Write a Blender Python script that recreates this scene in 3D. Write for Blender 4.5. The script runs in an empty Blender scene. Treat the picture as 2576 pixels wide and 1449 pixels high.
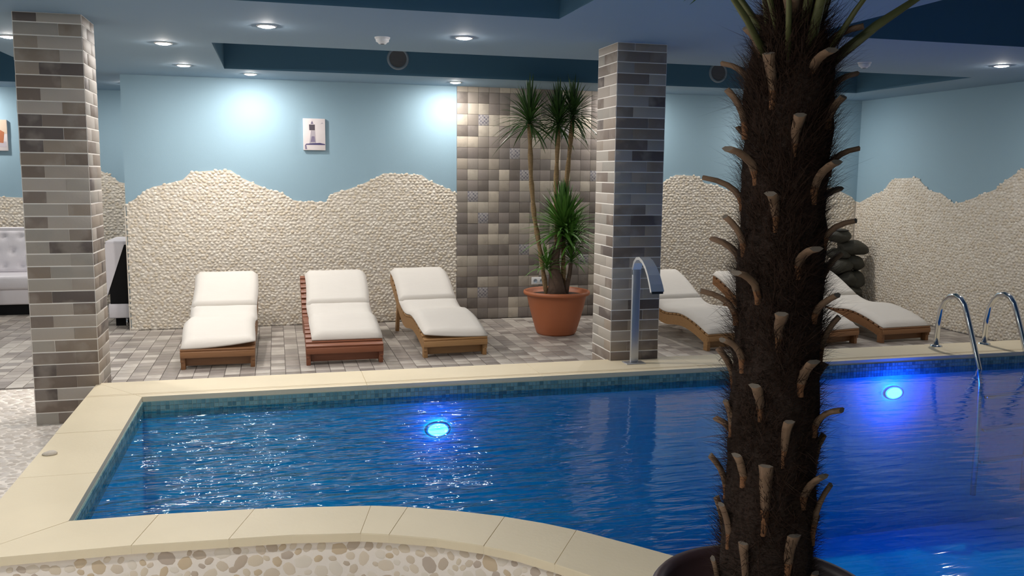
import bpy, bmesh, math, random
import numpy as np
from mathutils import Vector, Matrix, Euler, noise as mnoise
random.seed(7); rng = np.random.default_rng(7)
SC = bpy.context.scene
COL = SC.collection
PI = math.pi

# ------------------------------------------------------------------ camera, world, exposure
cam_d = bpy.data.cameras.new('camera'); cam = bpy.data.objects.new('camera', cam_d); COL.objects.link(cam)
cam_d.sensor_width = 36.0; cam_d.lens = 2214.5 / 2576 * 36.0; cam_d.clip_end = 100; cam_d.clip_start = 0.05
yaw, pitch, roll = math.radians(15.03), math.radians(7.34), math.radians(0.578)
fv = Vector((math.sin(yaw)*math.cos(pitch), math.cos(yaw)*math.cos(pitch), -math.sin(pitch)))
rv0 = Vector((math.cos(yaw), -math.sin(yaw), 0)); uv0 = rv0.cross(fv)
rv = rv0*math.cos(roll) + uv0*math.sin(roll); uv = -rv0*math.sin(roll) + uv0*math.cos(roll)
m = Matrix((rv, uv, -fv)).transposed().to_4x4(); m.translation = Vector((0, 0, 1.62))
cam.matrix_world = m
SC.camera = cam
w = bpy.data.worlds.new('world'); SC.world = w; w.use_nodes = True
w.node_tree.nodes['Background'].inputs[0].default_value = (0.5, 0.6, 0.7, 1)
w.node_tree.nodes['Background'].inputs[1].default_value = 0.05
SC.view_settings.view_transform = 'Standard'; SC.view_settings.look = 'None'
SC.view_settings.exposure = 0.0; SC.view_settings.gamma = 1.0; SC.view_settings.use_curve_mapping = False
LAMP_EMIT = 860.0           # radiance of each ceiling downlight
LAMP_COL = (1.0, 0.935, 0.875)
POOL_WATTS = 12.0           # blue underwater lamps

# ------------------------------------------------------------------ materials
def new_mat(name):
    mt = bpy.data.materials.new(name); mt.use_nodes = True
    nt = mt.node_tree; b = nt.nodes['Principled BSDF']
    return mt, nt, b
def N(nt, t, **kw):
    n = nt.nodes.new(t)
    for k, v in kw.items(): setattr(n, k, v)
    return n
def simple(name, col, rough=0.6, metal=0.0, var=0.0, scale=8.0, bump=0.0, bscale=40.0, spec=0.5, stretch=None):
    mt, nt, b = new_mat(name)
    b.inputs['Roughness'].default_value = rough; b.inputs['Metallic'].default_value = metal
    b.inputs['Specular IOR Level'].default_value = spec
    b.inputs['Base Color'].default_value = (*col, 1)
    tc = N(nt, 'ShaderNodeTexCoord'); src = tc.outputs['Object']
    if stretch:
        mp = N(nt, 'ShaderNodeMapping'); mp.inputs['Scale'].default_value = stretch
        nt.links.new(src, mp.inputs[0]); src = mp.outputs[0]
    if var > 0:
        no = N(nt, 'ShaderNodeTexNoise'); no.inputs['Scale'].default_value = scale; no.inputs['Detail'].default_value = 4
        nt.links.new(src, no.inputs['Vector'])
        mx = N(nt, 'ShaderNodeMix', data_type='RGBA')
        mx.inputs[6].default_value = (*[c*(1-var) for c in col], 1); mx.inputs[7].default_value = (*[min(1, c*(1+var)) for c in col], 1)
        nt.links.new(no.outputs[0], mx.inputs[0]); nt.links.new(mx.outputs[2], b.inputs['Base Color'])
    if bump > 0:
        n2 = N(nt, 'ShaderNodeTexNoise'); n2.inputs['Scale'].default_value = bscale; n2.inputs['Detail'].default_value = 3
        nt.links.new(src, n2.inputs['Vector'])
        bp = N(nt, 'ShaderNodeBump'); bp.inputs['Distance'].default_value = bump
        nt.links.new(n2.outputs[0], bp.inputs['Height']); nt.links.new(bp.outputs[0], b.inputs['Normal'])
    return mt
def toned(name, cols, island=False, rough=0.6, patch=0.35, pscale=9.0, bump=0.002, patch_col=None, spec=0.4):
    """one tone per object (or per mesh island) picked from a stepped palette, with soft worn patches"""
    mt, nt, b = new_mat(name)
    b.inputs['Roughness'].default_value = rough; b.inputs['Specular IOR Level'].default_value = spec
    if island: g = N(nt, 'ShaderNodeNewGeometry'); rnd = g.outputs['Random Per Island']
    else: g = N(nt, 'ShaderNodeObjectInfo'); rnd = g.outputs['Random']
    cr = N(nt, 'ShaderNodeValToRGB'); cr.color_ramp.interpolation = 'CONSTANT'
    el = cr.color_ramp.elements
    while len(el) < len(cols): el.new(0.5)
    for i, c in enumerate(cols):
        el[i].position = i/len(cols); el[i].color = (*c, 1)
    nt.links.new(rnd, cr.inputs[0])
    tc = N(nt, 'ShaderNodeNewGeometry')
    no = N(nt, 'ShaderNodeTexNoise'); no.inputs['Scale'].default_value = pscale; no.inputs['Detail'].default_value = 3
    nt.links.new(tc.outputs['Position'], no.inputs['Vector'])
    r2 = N(nt, 'ShaderNodeMapRange'); r2.inputs[1].default_value = 0.48; r2.inputs[2].default_value = 0.62
    r2.inputs[4].default_value = patch
    nt.links.new(no.outputs[0], r2.inputs[0])
    mx = N(nt, 'ShaderNodeMix', data_type='RGBA'); pc = patch_col or cols[-1]
    mx.inputs[7].default_value = (*pc, 1)
    nt.links.new(r2.outputs[0], mx.inputs[0]); nt.links.new(cr.outputs[0], mx.inputs[6]); nt.links.new(mx.outputs[2], b.inputs['Base Color'])
    if bump:
        n2 = N(nt, 'ShaderNodeTexNoise'); n2.inputs['Scale'].default_value = 70
        nt.links.new(tc.outputs['Position'], n2.inputs['Vector'])
        bp = N(nt, 'ShaderNodeBump'); bp.inputs['Distance'].default_value = bump; bp.inputs['Strength'].default_value = 0.5
        nt.links.new(n2.outputs[0], bp.inputs['Height']); nt.links.new(bp.outputs[0], b.inputs['Normal'])
    return mt
def emit(name, col, s):
    mt, nt, b = new_mat(name); nt.nodes.remove(b)
    e = N(nt, 'ShaderNodeEmission'); e.inputs[0].default_value = (*col, 1); e.inputs[1].default_value = s
    nt.links.new(e.outputs[0], nt.nodes['Material Output'].inputs[0]); return mt
def wood(name, c1, c2, axis='X'):
    mt, nt, b = new_mat(name); b.inputs['Roughness'].default_value = 0.45
    tc = N(nt, 'ShaderNodeTexCoord'); mp = N(nt, 'ShaderNodeMapping')
    mp.inputs['Scale'].default_value = (2, 30, 30) if axis == 'X' else (30, 2, 30)
    no = N(nt, 'ShaderNodeTexNoise'); no.inputs['Scale'].default_value = 1.5; no.inputs['Detail'].default_value = 5
    mx = N(nt, 'ShaderNodeMix', data_type='RGBA'); mx.inputs[6].default_value = (*c1, 1); mx.inputs[7].default_value = (*c2, 1)
    nt.links.new(tc.outputs['Object'], mp.inputs[0]); nt.links.new(mp.outputs[0], no.inputs['Vector'])
    nt.links.new(no.outputs[0], mx.inputs[0]); nt.links.new(mx.outputs[2], b.inputs['Base Color'])
    return mt

M = {}
M['wall_blue'] = simple('wall_blue_paint', (0.265, 0.40, 0.485), 0.75, var=0.02, scale=2, bump=0.0006, bscale=180)
M['ceil'] = simple('ceiling_paint', (0.25, 0.365, 0.475), 0.8, var=0.02, scale=2)
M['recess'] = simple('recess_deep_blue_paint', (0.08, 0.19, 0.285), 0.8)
M['grout'] = simple('pebble_grout', (0.64, 0.585, 0.505), 0.85, var=0.08, scale=5, bump=0.002, bscale=60)
M['pebble'] = toned('cream_pebbles', [(0.62,0.55,0.44),(0.68,0.62,0.52),(0.72,0.66,0.56),(0.64,0.56,0.44),(0.75,0.70,0.61),(0.70,0.64,0.54)], island=True, rough=0.42, patch=0.1, bump=0, patch_col=(0.6,0.5,0.36))
M['pebble_part'] = toned('loose_toned_pebbles', [(0.62,0.50,0.35),(0.70,0.61,0.48),(0.54,0.45,0.36),(0.75,0.68,0.58),(0.66,0.57,0.46),(0.73,0.64,0.52),(0.52,0.44,0.37),(0.78,0.72,0.63)], rough=0.5, patch=0.15, bump=0, patch_col=(0.7,0.62,0.5))
M['near_grout'] = simple('pale_pebble_grout', (0.86, 0.80, 0.73), 0.85, var=0.04, scale=9, bump=0.002, bscale=50)
M['floor_pebble'] = toned('white_floor_pebbles', [(0.62,0.56,0.50),(0.68,0.62,0.56),(0.58,0.52,0.46),(0.70,0.65,0.60)], island=True, rough=0.6, patch=0.1, bump=0)
BR = [(0.20,0.155,0.125),(0.40,0.345,0.295),(0.27,0.215,0.17),(0.46,0.41,0.36),(0.13,0.105,0.095),(0.34,0.28,0.225),(0.42,0.38,0.33),(0.23,0.185,0.155),(0.36,0.33,0.29)]
M['brick'] = toned('mottled_brick_slips', BR, rough=0.6, patch=0.4, pscale=6, patch_col=(0.44,0.385,0.33))
M['mortar'] = simple('pale_mortar', (0.86, 0.82, 0.76), 0.8)
TI = [(0.21,0.185,0.16),(0.15,0.13,0.115),(0.44,0.39,0.32),(0.25,0.22,0.19),(0.18,0.16,0.145),(0.33,0.29,0.24),(0.23,0.20,0.18),(0.40,0.36,0.30),(0.19,0.165,0.15),(0.28,0.25,0.22)]
M['tile'] = toned('stone_wall_tile', TI, rough=0.45, patch=0.3, pscale=11, patch_col=(0.24,0.21,0.18))
M['tile_i'] = toned('stone_wall_tile_joined', TI, island=True, rough=0.45, patch=0.3, pscale=11, patch_col=(0.24,0.21,0.18))
FT = [(0.33,0.29,0.26),(0.24,0.21,0.19),(0.48,0.44,0.39),(0.37,0.33,0.30),(0.28,0.25,0.23),(0.42,0.38,0.34),(0.30,0.27,0.24),(0.52,0.48,0.43)]
M['ftile'] = toned('stone_floor_tile', FT, rough=0.38, patch=0.3, pscale=11, patch_col=(0.33,0.30,0.27))
M['ftile_i'] = toned('stone_floor_tile_joined', FT, island=True, rough=0.38, patch=0.3, pscale=11, patch_col=(0.33,0.30,0.27))
M['joint'] = simple('dark_tile_joint', (0.16, 0.14, 0.125), 0.85)
M['coping'] = simple('cream_coping_stone', (0.76, 0.66, 0.47), 0.55, var=0.10, scale=2.2, bump=0.0008, bscale=50)
M['mosaic'] = toned('teal_pool_mosaic', [(0.15,0.30,0.31),(0.19,0.35,0.36),(0.13,0.27,0.29),(0.21,0.37,0.36),(0.17,0.33,0.34),(0.09,0.20,0.22)], island=True, rough=0.25, patch=0.0, bump=0)
M['mgrout'] = simple('mosaic_grout', (0.36, 0.48, 0.46), 0.7)
M['cushion'] = simple('cream_canvas', (0.66, 0.625, 0.575), 0.85, var=0.03, scale=5, bump=0.0012, bscale=25, stretch=(1, 3, 1))
M['seam'] = simple('cushion_seam_piping', (0.35, 0.31, 0.27), 0.9)
M['wood_red'] = wood('red_brown_hardwood', (0.16, 0.05, 0.025), (0.28, 0.10, 0.045))
M['wood_tan'] = wood('golden_hardwood', (0.25, 0.13, 0.05), (0.42, 0.24, 0.10))
M['wood_brown'] = wood('brown_hardwood', (0.19, 0.085, 0.035), (0.32, 0.16, 0.07))
M['chrome'] = simple('chrome', (0.72, 0.73, 0.75), 0.12, 1.0)
M['chrome_dull'] = simple('brushed_steel', (0.62, 0.63, 0.65), 0.5, 1.0)
M['steel'] = simple('polished_steel_sheet', (0.88, 0.89, 0.90), 0.48, 1.0)
M['terra'] = simple('terracotta_plastic', (0.40, 0.125, 0.05), 0.5, var=0.08, scale=4)
M['soil'] = simple('dark_soil', (0.035, 0.022, 0.015), 0.95, bump=0.01, bscale=40)
M['leaf'] = simple('yucca_leaf', (0.045, 0.11, 0.022), 0.45, var=0.5, scale=6)
M['leaf_lo'] = simple('yucca_leaf_bright', (0.075, 0.19, 0.028), 0.45, var=0.45, scale=5)
M['cane'] = simple('tan_cane_bark', (0.27, 0.18, 0.085), 0.8, var=0.45, scale=25, bump=0.006, bscale=50, stretch=(1, 1, 3))
M['bark'] = simple('brown_yucca_bark', (0.10, 0.065, 0.045), 0.9, var=0.3, scale=12, bump=0.008, bscale=30)
M['trunk'] = simple('dark_fibrous_trunk', (0.030, 0.020, 0.0155), 0.95, var=0.35, scale=14, bump=0.012, bscale=45, spec=0.15, stretch=(1, 1, 2.5))
M['fibre'] = simple('palm_fibre', (0.036, 0.021, 0.015), 0.95, var=0.3, scale=10, spec=0.1)
M['stub'] = simple('dead_leaf_base', (0.165, 0.105, 0.066), 0.8, var=0.45, scale=9, bump=0.003, bscale=60, spec=0.2, stretch=(1, 1, 0.35))
M['stub_tip'] = simple('grey_cut_tip', (0.13, 0.11, 0.09), 0.9, var=0.2, spec=0.2)
M['stub_low'] = simple('orange_brown_leaf_sheath', (0.20, 0.095, 0.045), 0.8, var=0.4, scale=14, spec=0.2)
M['petiole'] = simple('olive_petiole', (0.10, 0.105, 0.035), 0.5, var=0.2)
M['frond'] = simple('fan_leaf', (0.05, 0.10, 0.03), 0.5, var=0.3)
M['darkpot'] = simple('dark_plum_pot', (0.040, 0.020, 0.020), 0.45)
M['rock'] = simple('dark_olive_rock', (0.034, 0.033, 0.024), 0.7, var=0.5, scale=7, bump=0.01, bscale=14)
M['white'] = simple('white_plastic', (0.72, 0.72, 0.72), 0.4)
M['grey'] = simple('grey_grille', (0.20, 0.19, 0.20), 0.8)
M['ventring'] = simple('vent_ring_blue_grey', (0.30, 0.36, 0.42), 0.6)
M['black'] = simple('black_leatherette', (0.004, 0.004, 0.005), 0.55, spec=0.2)
M['dark'] = simple('dark_slot', (0.02, 0.02, 0.02), 0.7)
M['sofa'] = simple('white_leatherette', (0.72, 0.69, 0.72), 0.4, bump=0.001, bscale=30)
M['canvas'] = simple('print_ground_pinkish_white', (0.70, 0.64, 0.64), 0.7, var=0.06, scale=14)
M['navy'] = simple('print_navy', (0.06, 0.05, 0.14), 0.7)
M['mauve'] = simple('print_mauve', (0.20, 0.17, 0.26), 0.7)
M['lav'] = simple('print_lavender_grey', (0.42, 0.38, 0.42), 0.7)
M['charcoal'] = simple('print_charcoal', (0.085, 0.07, 0.09), 0.7)
M['rust'] = simple('print_rust', (0.36, 0.12, 0.05), 0.7)
M['sand'] = simple('print_sand', (0.55, 0.44, 0.34), 0.7)
M['shell'] = simple('shell_white', (0.62, 0.56, 0.48), 0.6, var=0.2, scale=40)
M['beige'] = simple('beige_laminate', (0.55, 0.50, 0.36), 0.6)
M['lamp'] = emit('downlight_diffuser_glow', LAMP_COL, LAMP_EMIT)
M['uwlamp'] = emit('underwater_lamp_glow', (0.06, 0.50, 1.0), 26.0)

def pattern_mat():
    mt, nt, b = new_mat('patterned_tile')
    tc = N(nt, 'ShaderNodeTexCoord'); wv = N(nt, 'ShaderNodeTexChecker'); wv.inputs['Scale'].default_value = 52
    v = N(nt, 'ShaderNodeTexVoronoi'); v.inputs['Scale'].default_value = 38
    cr = N(nt, 'ShaderNodeMix', data_type='RGBA'); cr.inputs[6].default_value = (0.08, 0.08, 0.12, 1); cr.inputs[7].default_value = (0.34, 0.32, 0.31, 1)
    nt.links.new(tc.outputs['Object'], wv.inputs[0]); nt.links.new(tc.outputs['Object'], v.inputs['Vector'])
    ma = N(nt, 'ShaderNodeMath', operation='MULTIPLY_ADD'); ma.inputs[1].default_value = 0.6
    nt.links.new(wv.outputs[1], ma.inputs[0]); nt.links.new(v.outputs['Distance'], ma.inputs[2])
    nt.links.new(ma.outputs[0], cr.inputs[0]); nt.links.new(cr.outputs[2], b.inputs['Base Color'])
    b.inputs['Roughness'].default_value = 0.45
    return mt
M['pattern'] = pattern_mat()

def basin_mat():
    mt, nt, b = new_mat('blue_mosaic_basin')
    tc = N(nt, 'ShaderNodeNewGeometry'); br = N(nt, 'ShaderNodeTexVoronoi'); br.inputs['Scale'].default_value = 30
    no = N(nt, 'ShaderNodeTexNoise'); no.inputs['Scale'].default_value = 1.7; no.inputs['Detail'].default_value = 5
    nt.links.new(tc.outputs['Position'], br.inputs['Vector']); nt.links.new(tc.outputs['Position'], no.inputs['Vector'])
    mx = N(nt, 'ShaderNodeMix', data_type='RGBA'); mx.inputs[6].default_value = (0.07, 0.53, 0.74, 1); mx.inputs[7].default_value = (0.11, 0.72, 0.90, 1)
    ad = N(nt, 'ShaderNodeMath', operation='MULTIPLY_ADD'); ad.inputs[1].default_value = 0.35
    sp = N(nt, 'ShaderNodeSeparateColor'); nt.links.new(br.outputs['Color'], sp.inputs[0])
    nt.links.new(sp.outputs[0], ad.inputs[0]); nt.links.new(no.outputs[0], ad.inputs[2])
    nt.links.new(ad.outputs[0], mx.inputs[0]); nt.links.new(mx.outputs[2], b.inputs['Base Color'])
    b.inputs['Roughness'].default_value = 0.4
    return mt
M['basin'] = basin_mat()

def water_mat():
    mt, nt, b = new_mat('pool_water_surface'); nt.nodes.remove(b)
    out = nt.nodes['Material Output']
    g = N(nt, 'ShaderNodeNewGeometry')
    mp = N(nt, 'ShaderNodeMapping'); mp.inputs['Scale'].default_value = (0.55, 2.0, 1.0); mp.inputs['Rotation'].default_value = (0, 0, 0.06)
    nt.links.new(g.outputs['Position'], mp.inputs[0])
    n1 = N(nt, 'ShaderNodeTexNoise'); n1.inputs['Scale'].default_value = 5.0; n1.inputs['Detail'].default_value = 1.0
    n2 = N(nt, 'ShaderNodeTexNoise'); n2.inputs['Scale'].default_value = 8.5; n2.inputs['Detail'].default_value = 2.0; n2.inputs['Distortion'].default_value = 0.35
    for n in (n1, n2): nt.links.new(mp.outputs[0], n.inputs['Vector'])
    sx = N(nt, 'ShaderNodeSeparateXYZ'); nt.links.new(g.outputs['Position'], sx.inputs[0])
    # the left bay, under the inlet jets, is choppier than the open pool
    mr = N(nt, 'ShaderNodeMapRange', interpolation_type='SMOOTHSTEP')
    mr.inputs[1].default_value = 0.9; mr.inputs[2].default_value = 2.0; mr.inputs[3].default_value = 1.0; mr.inputs[4].default_value = 0.10
    nt.links.new(sx.outputs[0], mr.inputs[0])
    a = N(nt, 'ShaderNodeMath', operation='MULTIPLY'); a.inputs[1].default_value = 0.024; nt.links.new(n1.outputs[0], a.inputs[0])
    c = N(nt, 'ShaderNodeMath', operation='MULTIPLY_ADD'); c.inputs[1].default_value = 0.031; nt.links.new(n2.outputs[0], c.inputs[0]); nt.links.new(a.outputs[0], c.inputs[2])
    d = N(nt, 'ShaderNodeMath', operation='MULTIPLY'); nt.links.new(c.outputs[0], d.inputs[0]); nt.links.new(mr.outputs[0], d.inputs[1])
    bp = N(nt, 'ShaderNodeBump'); bp.inputs['Distance'].default_value = 1.0; bp.inputs['Strength'].default_value = 1.0
    nt.links.new(d.outputs[0], bp.inputs['Height'])
    fr = N(nt, 'ShaderNodeFresnel'); fr.inputs['IOR'].default_value = 1.33; nt.links.new(bp.outputs[0], fr.inputs['Normal'])
    gl = N(nt, 'ShaderNodeBsdfGlossy'); gl.inputs['Roughness'].default_value = 0.045; gl.inputs[0].default_value = (1, 1, 1, 1)
    nt.links.new(bp.outputs[0], gl.inputs['Normal'])
    tr = N(nt, 'ShaderNodeBsdfTransparent'); tr.inputs[0].default_value = (0.27, 0.84, 0.97, 1)
    ms = N(nt, 'ShaderNodeMixShader'); nt.links.new(fr.outputs[0], ms.inputs[0]); nt.links.new(tr.outputs[0], ms.inputs[1]); nt.links.new(gl.outputs[0], ms.inputs[2])
    nt.links.new(ms.outputs[0], out.inputs[0])
    return mt
M['water'] = water_mat()

# ------------------------------------------------------------------ mesh helpers
class MB:
    def __init__(s): s.v = []; s.f = []; s.mi = []; s.sm = []
    def add(s, vs, fs, mi=0, smooth=False):
        o = len(s.v); s.v += [tuple(p) for p in vs]; s.f += [tuple(i+o for i in q) for q in fs]
        s.mi += [mi]*len(fs); s.sm += [smooth]*len(fs); return s
    def box(s, x0, y0, z0, x1, y1, z1, mi=0):
        vs = [(x0,y0,z0),(x1,y0,z0),(x1,y1,z0),(x0,y1,z0),(x0,y0,z1),(x1,y0,z1),(x1,y1,z1),(x0,y1,z1)]
        return s.add(vs, [(0,3,2,1),(4,5,6,7),(0,1,5,4),(1,2,6,5),(2,3,7,6),(3,0,4,7)], mi)
    def bbox(s, x0, y0, z0, x1, y1, z1, b, mi=0):
        """box with bevelled edges (two stacked inset rings per side)"""
        bm = bmesh.new(); bmesh.ops.create_cube(bm, size=1)
        for v in bm.verts: v.co = Vector(((x0+x1)/2+v.co.x*(x1-x0), (y0+y1)/2+v.co.y*(y1-y0), (z0+z1)/2+v.co.z*(z1-z0)))
        bmesh.ops.bevel(bm, geom=bm.edges[:], offset=b, segments=2, affect='EDGES', profile=0.5)
        bm.verts.index_update(); s.add([v.co[:] for v in bm.verts], [[v.index for v in f.verts] for f in bm.faces], mi, True); bm.free(); return s
    def prism(s, poly, z0, z1, mi=0):
        n = len(poly); vs = [(x, y, z0) for x, y in poly] + [(x, y, z1) for x, y in poly]
        return s.add(vs, [tuple(range(n))[::-1], tuple(range(n, 2*n))] + [(i, (i+1) % n, n+(i+1) % n, n+i) for i in range(n)], mi)
    def tube(s, pts, rad, n=10, mi=0, cap=True, smooth=True, flat=1.0):
        pts = [Vector(p) for p in pts]; rs = rad if isinstance(rad, (list, tuple)) else [rad]*len(pts)
        vs = []; prev = None
        for i, p in enumerate(pts):
            t = (pts[min(i+1, len(pts)-1)] - pts[max(i-1, 0)]).normalized()
            if prev is None: a = t.orthogonal().normalized() if abs(t.z) < .9 else Vector((1, 0, 0))
            else: a = prev
            a = (a - t*a.dot(t)).normalized(); prev = a; bb = t.cross(a)
            for k in range(n):
                an = 2*PI*k/n; vs.append(p + a*math.cos(an)*rs[i] + bb*math.sin(an)*rs[i]*flat)
        fs = [(i*n+k, i*n+(k+1) % n, (i+1)*n+(k+1) % n, (i+1)*n+k) for i in range(len(pts)-1) for k in range(n)]
        if cap: fs += [tuple(range(n))[::-1], tuple((len(pts)-1)*n+k for k in range(n))]
        return s.add(vs, fs, mi, smooth)
    def lathe(s, prof, n=40, c=(0, 0), mi=0, smooth=True):
        vs = [(c[0]+r*math.cos(2*PI*k/n), c[1]+r*math.sin(2*PI*k/n), z) for r, z in prof for k in range(n)]
        fs = [(i*n+k, i*n+(k+1) % n, (i+1)*n+(k+1) % n, (i+1)*n+k) for i in range(len(prof)-1) for k in range(n)]
        return s.add(vs, fs, mi, smooth)
    def ribbon(s, pts, widths, side, up, mi=0):
        """tapering two sided strip with a shallow V fold and real thickness"""
        vs = []; n = len(pts)
        for p, wd in zip(pts, widths):
            p = Vector(p); vs += [p - side*wd, p + up*wd*0.35*-1, p + side*wd]
        fs = []
        for i in range(n-1):
            a = i*3; fs += [(a, a+1, a+4, a+3), (a+1, a+2, a+5, a+4)]
        return s.add(vs, fs, mi, True)
    def mesh(s, name, mats):
        me = bpy.data.meshes.new(name); me.from_pydata(s.v, [], s.f)
        for q in (mats if isinstance(mats, (list, tuple)) else [mats]): me.materials.append(q)
        me.polygons.foreach_set('material_index', s.mi); me.polygons.foreach_set('use_smooth', s.sm); me.update()
        return me
    def build(s, name, mats, parent=None, loc=None):
        return obj(name, s.mesh(name, mats), parent, loc)
def obj(name, me, parent=None, loc=None):
    o = bpy.data.objects.new(name, me); COL.objects.link(o)
    if parent: o.parent = parent
    if loc is not None: o.location = loc
    return o
def tag(o, label=None, cat=None, group=None, kind=None):
    if label: o['label'] = label
    if cat: o['category'] = cat
    if group: o['group'] = group
    if kind: o['kind'] = kind
    return o
def empty(name, loc, rz=0):
    o = bpy.data.objects.new(name, None); COL.objects.link(o); o.location = loc; o.rotation_euler = (0, 0, rz); o.empty_display_size = .1; return o
def copy_tree(o, parent=None):
    c = o.copy(); COL.objects.link(c); c.parent = parent
    for ch in list(o.children): copy_tree(ch, c)
    return c
def struct(o): return tag(o, kind='structure')

# ------------------------------------------------------------------ key dimensions (metres)
W = 9.604       # back wall
XR = 7.04       # right wall
XL = -5.2
YF = 11.53      # far wall of the side room
YN = -2.6
C = 2.566       # ceiling
Z = 0.247       # top of the raised pool coping
WZ = 0.157      # water

# ------------------------------------------------------------------ room shell
def wall_quad(name, x0, y0, x1, y1, z0, z1, mat):
    mb = MB(); mb.box(x0, y0, z0, x1, y1, z1); return struct(mb.build(name, mat))
wall_back = wall_quad('wall_back', -1.46, W, XR+.15, W+.15, 0, C+.5, M['wall_blue'])
wall_far = wall_quad('wall_far', XL, YF, 0.6, YF+.15, 0, C+.5, M['wall_blue'])
wall_right = wall_quad('wall_right', XR, YN, XR+.15, W, 0, C+.5, M['wall_blue'])
wall_left = wall_quad('wall_left', XL-.15, YN, XL, YF+.15, 0, C+.5, M['wall_blue'])
wall_quad('wall_rear', XL-.15, YN-.15, XR+.15, YN, 0, C+.5, M['wall_blue'])
wall_quad('wall_side', 0.5, W+.15, 0.6, YF, 0, C+.5, M['wall_blue'])

# ceiling with recessed coffers
mb = MB()
recs = [(-0.43, .9, 1.70, 5.285), (-0.43, 7.04, 6.33, 8.75), (3.46, -1.6, 7.0, 5.33), (XL+.3, 7.04, -2.12, 10.83), (XL+.3, -1.6, -1.6, 5.285)]
xs = sorted({XL-.15, XR+.15} | {r[0] for r in recs} | {r[2] for r in recs}); ys = sorted({YN-.15, YF+.15} | {r[1] for r in recs} | {r[3] for r in recs})
for i in range(len(xs)-1):
    for j in range(len(ys)-1):
        cx, cy = (xs[i]+xs[i+1])/2, (ys[j]+ys[j+1])/2
        if any(r[0] < cx < r[2] and r[1] < cy < r[3] for r in recs): continue
        mb.add([(xs[i],ys[j],C),(xs[i],ys[j+1],C),(xs[i+1],ys[j+1],C),(xs[i+1],ys[j],C)], [(0,1,2,3)], 0)
RH = 0.34
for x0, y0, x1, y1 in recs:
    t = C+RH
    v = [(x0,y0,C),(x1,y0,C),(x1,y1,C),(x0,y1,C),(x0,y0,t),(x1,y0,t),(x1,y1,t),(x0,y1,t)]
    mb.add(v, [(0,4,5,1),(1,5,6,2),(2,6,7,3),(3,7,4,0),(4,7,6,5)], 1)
mb.box(XL-.15, YN-.15, C+RH+.05, XR+.15, YF+.15, C+RH+.15, 0)
struct(mb.build('ceiling', [M['ceil'], M['recess']]))

# floor bed under everything outside the pool basin (tiles and pebbles sit on it)
IN = [(-.815,3.665),(-.484,3.657),(-.113,3.625),(.113,3.592),(.354,3.549),(.5,3.50),(.70,3.405),(.866,3.305),(1.0,3.205),(1.105,3.108),(1.275,2.918),(1.398,2.771),(1.581,2.53),(1.76,2.26),(1.99,1.99),(2.35,1.76),(2.9,1.63),(4.0,1.6),(6.35,1.6)]
OUT = [(-1.147,3.362),(-.545,3.36),(-.2,3.335),(.03,3.318),(.286,3.274),(.39,3.235),(.56,3.155),(.72,3.05),(.835,2.95),(.93,2.84),(1.07,2.66),(1.18,2.52),(1.34,2.36),(1.52,2.08),(1.78,1.78),(2.2,1.49),(2.85,1.33),(4.0,1.3),(6.65,1.3)]
IY, IX0, IX1 = 5.665, -.818, 6.35
OY, OX0, OX1 = 6.10, -1.147, 6.65
mb = MB()
FZ = -0.006
cells = [((XL, OY), (OX0, OY), (OX0, YF), (XL, YF)), ((OX0, OY-.02), (XR, OY-.02), (XR, W+.1), (OX0, W+.1)), ((OX0, W+.1), (0.6, W+.1), (0.6, YF), (OX0, YF)), ((XL, YN), (OX0, YN), (OX0, OY), (XL, OY)), ((OX1-.05, YN), (XR, YN), (XR, OY), (OX1-.05, OY))]
for cc in cells: mb.add([(x, y, FZ) for x, y in cc], [(0,1,2,3)])
for i in range(len(OUT)-1):
    (ax, ay), (bx, by) = OUT[i], OUT[i+1]
    mb.add([(ax, YN, FZ), (bx, YN, FZ), (bx, by+.03, FZ), (ax, ay+.03, FZ)], [(0,1,2,3)], 1)
struct_floor = struct(mb.build('floor', [M['joint'], M['near_grout']]))

# ------------------------------------------------------------------ floor mosaic tiles
P = 0.1195
tm = [MB().bbox(-P/2+.0022, -P/2+.0022, -.006, P/2-.0022, P/2-.0022, .0, .0018).mesh('tile_mesh', M['ftile'])]
flat_tile = MB()
def add_flat(mbb, x, y):
    a = P/2-.0022; h = 0.0 + random.uniform(-.0008, .0008)
    mbb.box(x-a, y-a, -.006, x+a, y+a, h)
npart = 0
ny = int((YF-OY)/P)+1
for j in range(ny):
    y = OY + P*(j+.5) - .003
    for i in range(-36, 69):
        x = OX0 + P*(i+.5)
        if x > XR-.03 or x < XL: continue
        if x < OX0 and y < 7.13: continue
        if y > W-.06 and (x > 0.5): continue
        if y > YF-.05: continue
        if W-.05 < y < W+.19 and x > -1.42: continue
        if 7.17 < y < 7.90 and -1.75 < x < 3.55 and npart < 298:
            o = obj('tile', tm[0], struct_floor, (x, y, random.uniform(-.0008, .0008))); npart += 1
        elif x > -5.15: add_flat(flat_tile, x, y)
tag(flat_tile.build('small_floor_tiles', M['ftile_i'], struct_floor), kind='stuff')

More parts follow.
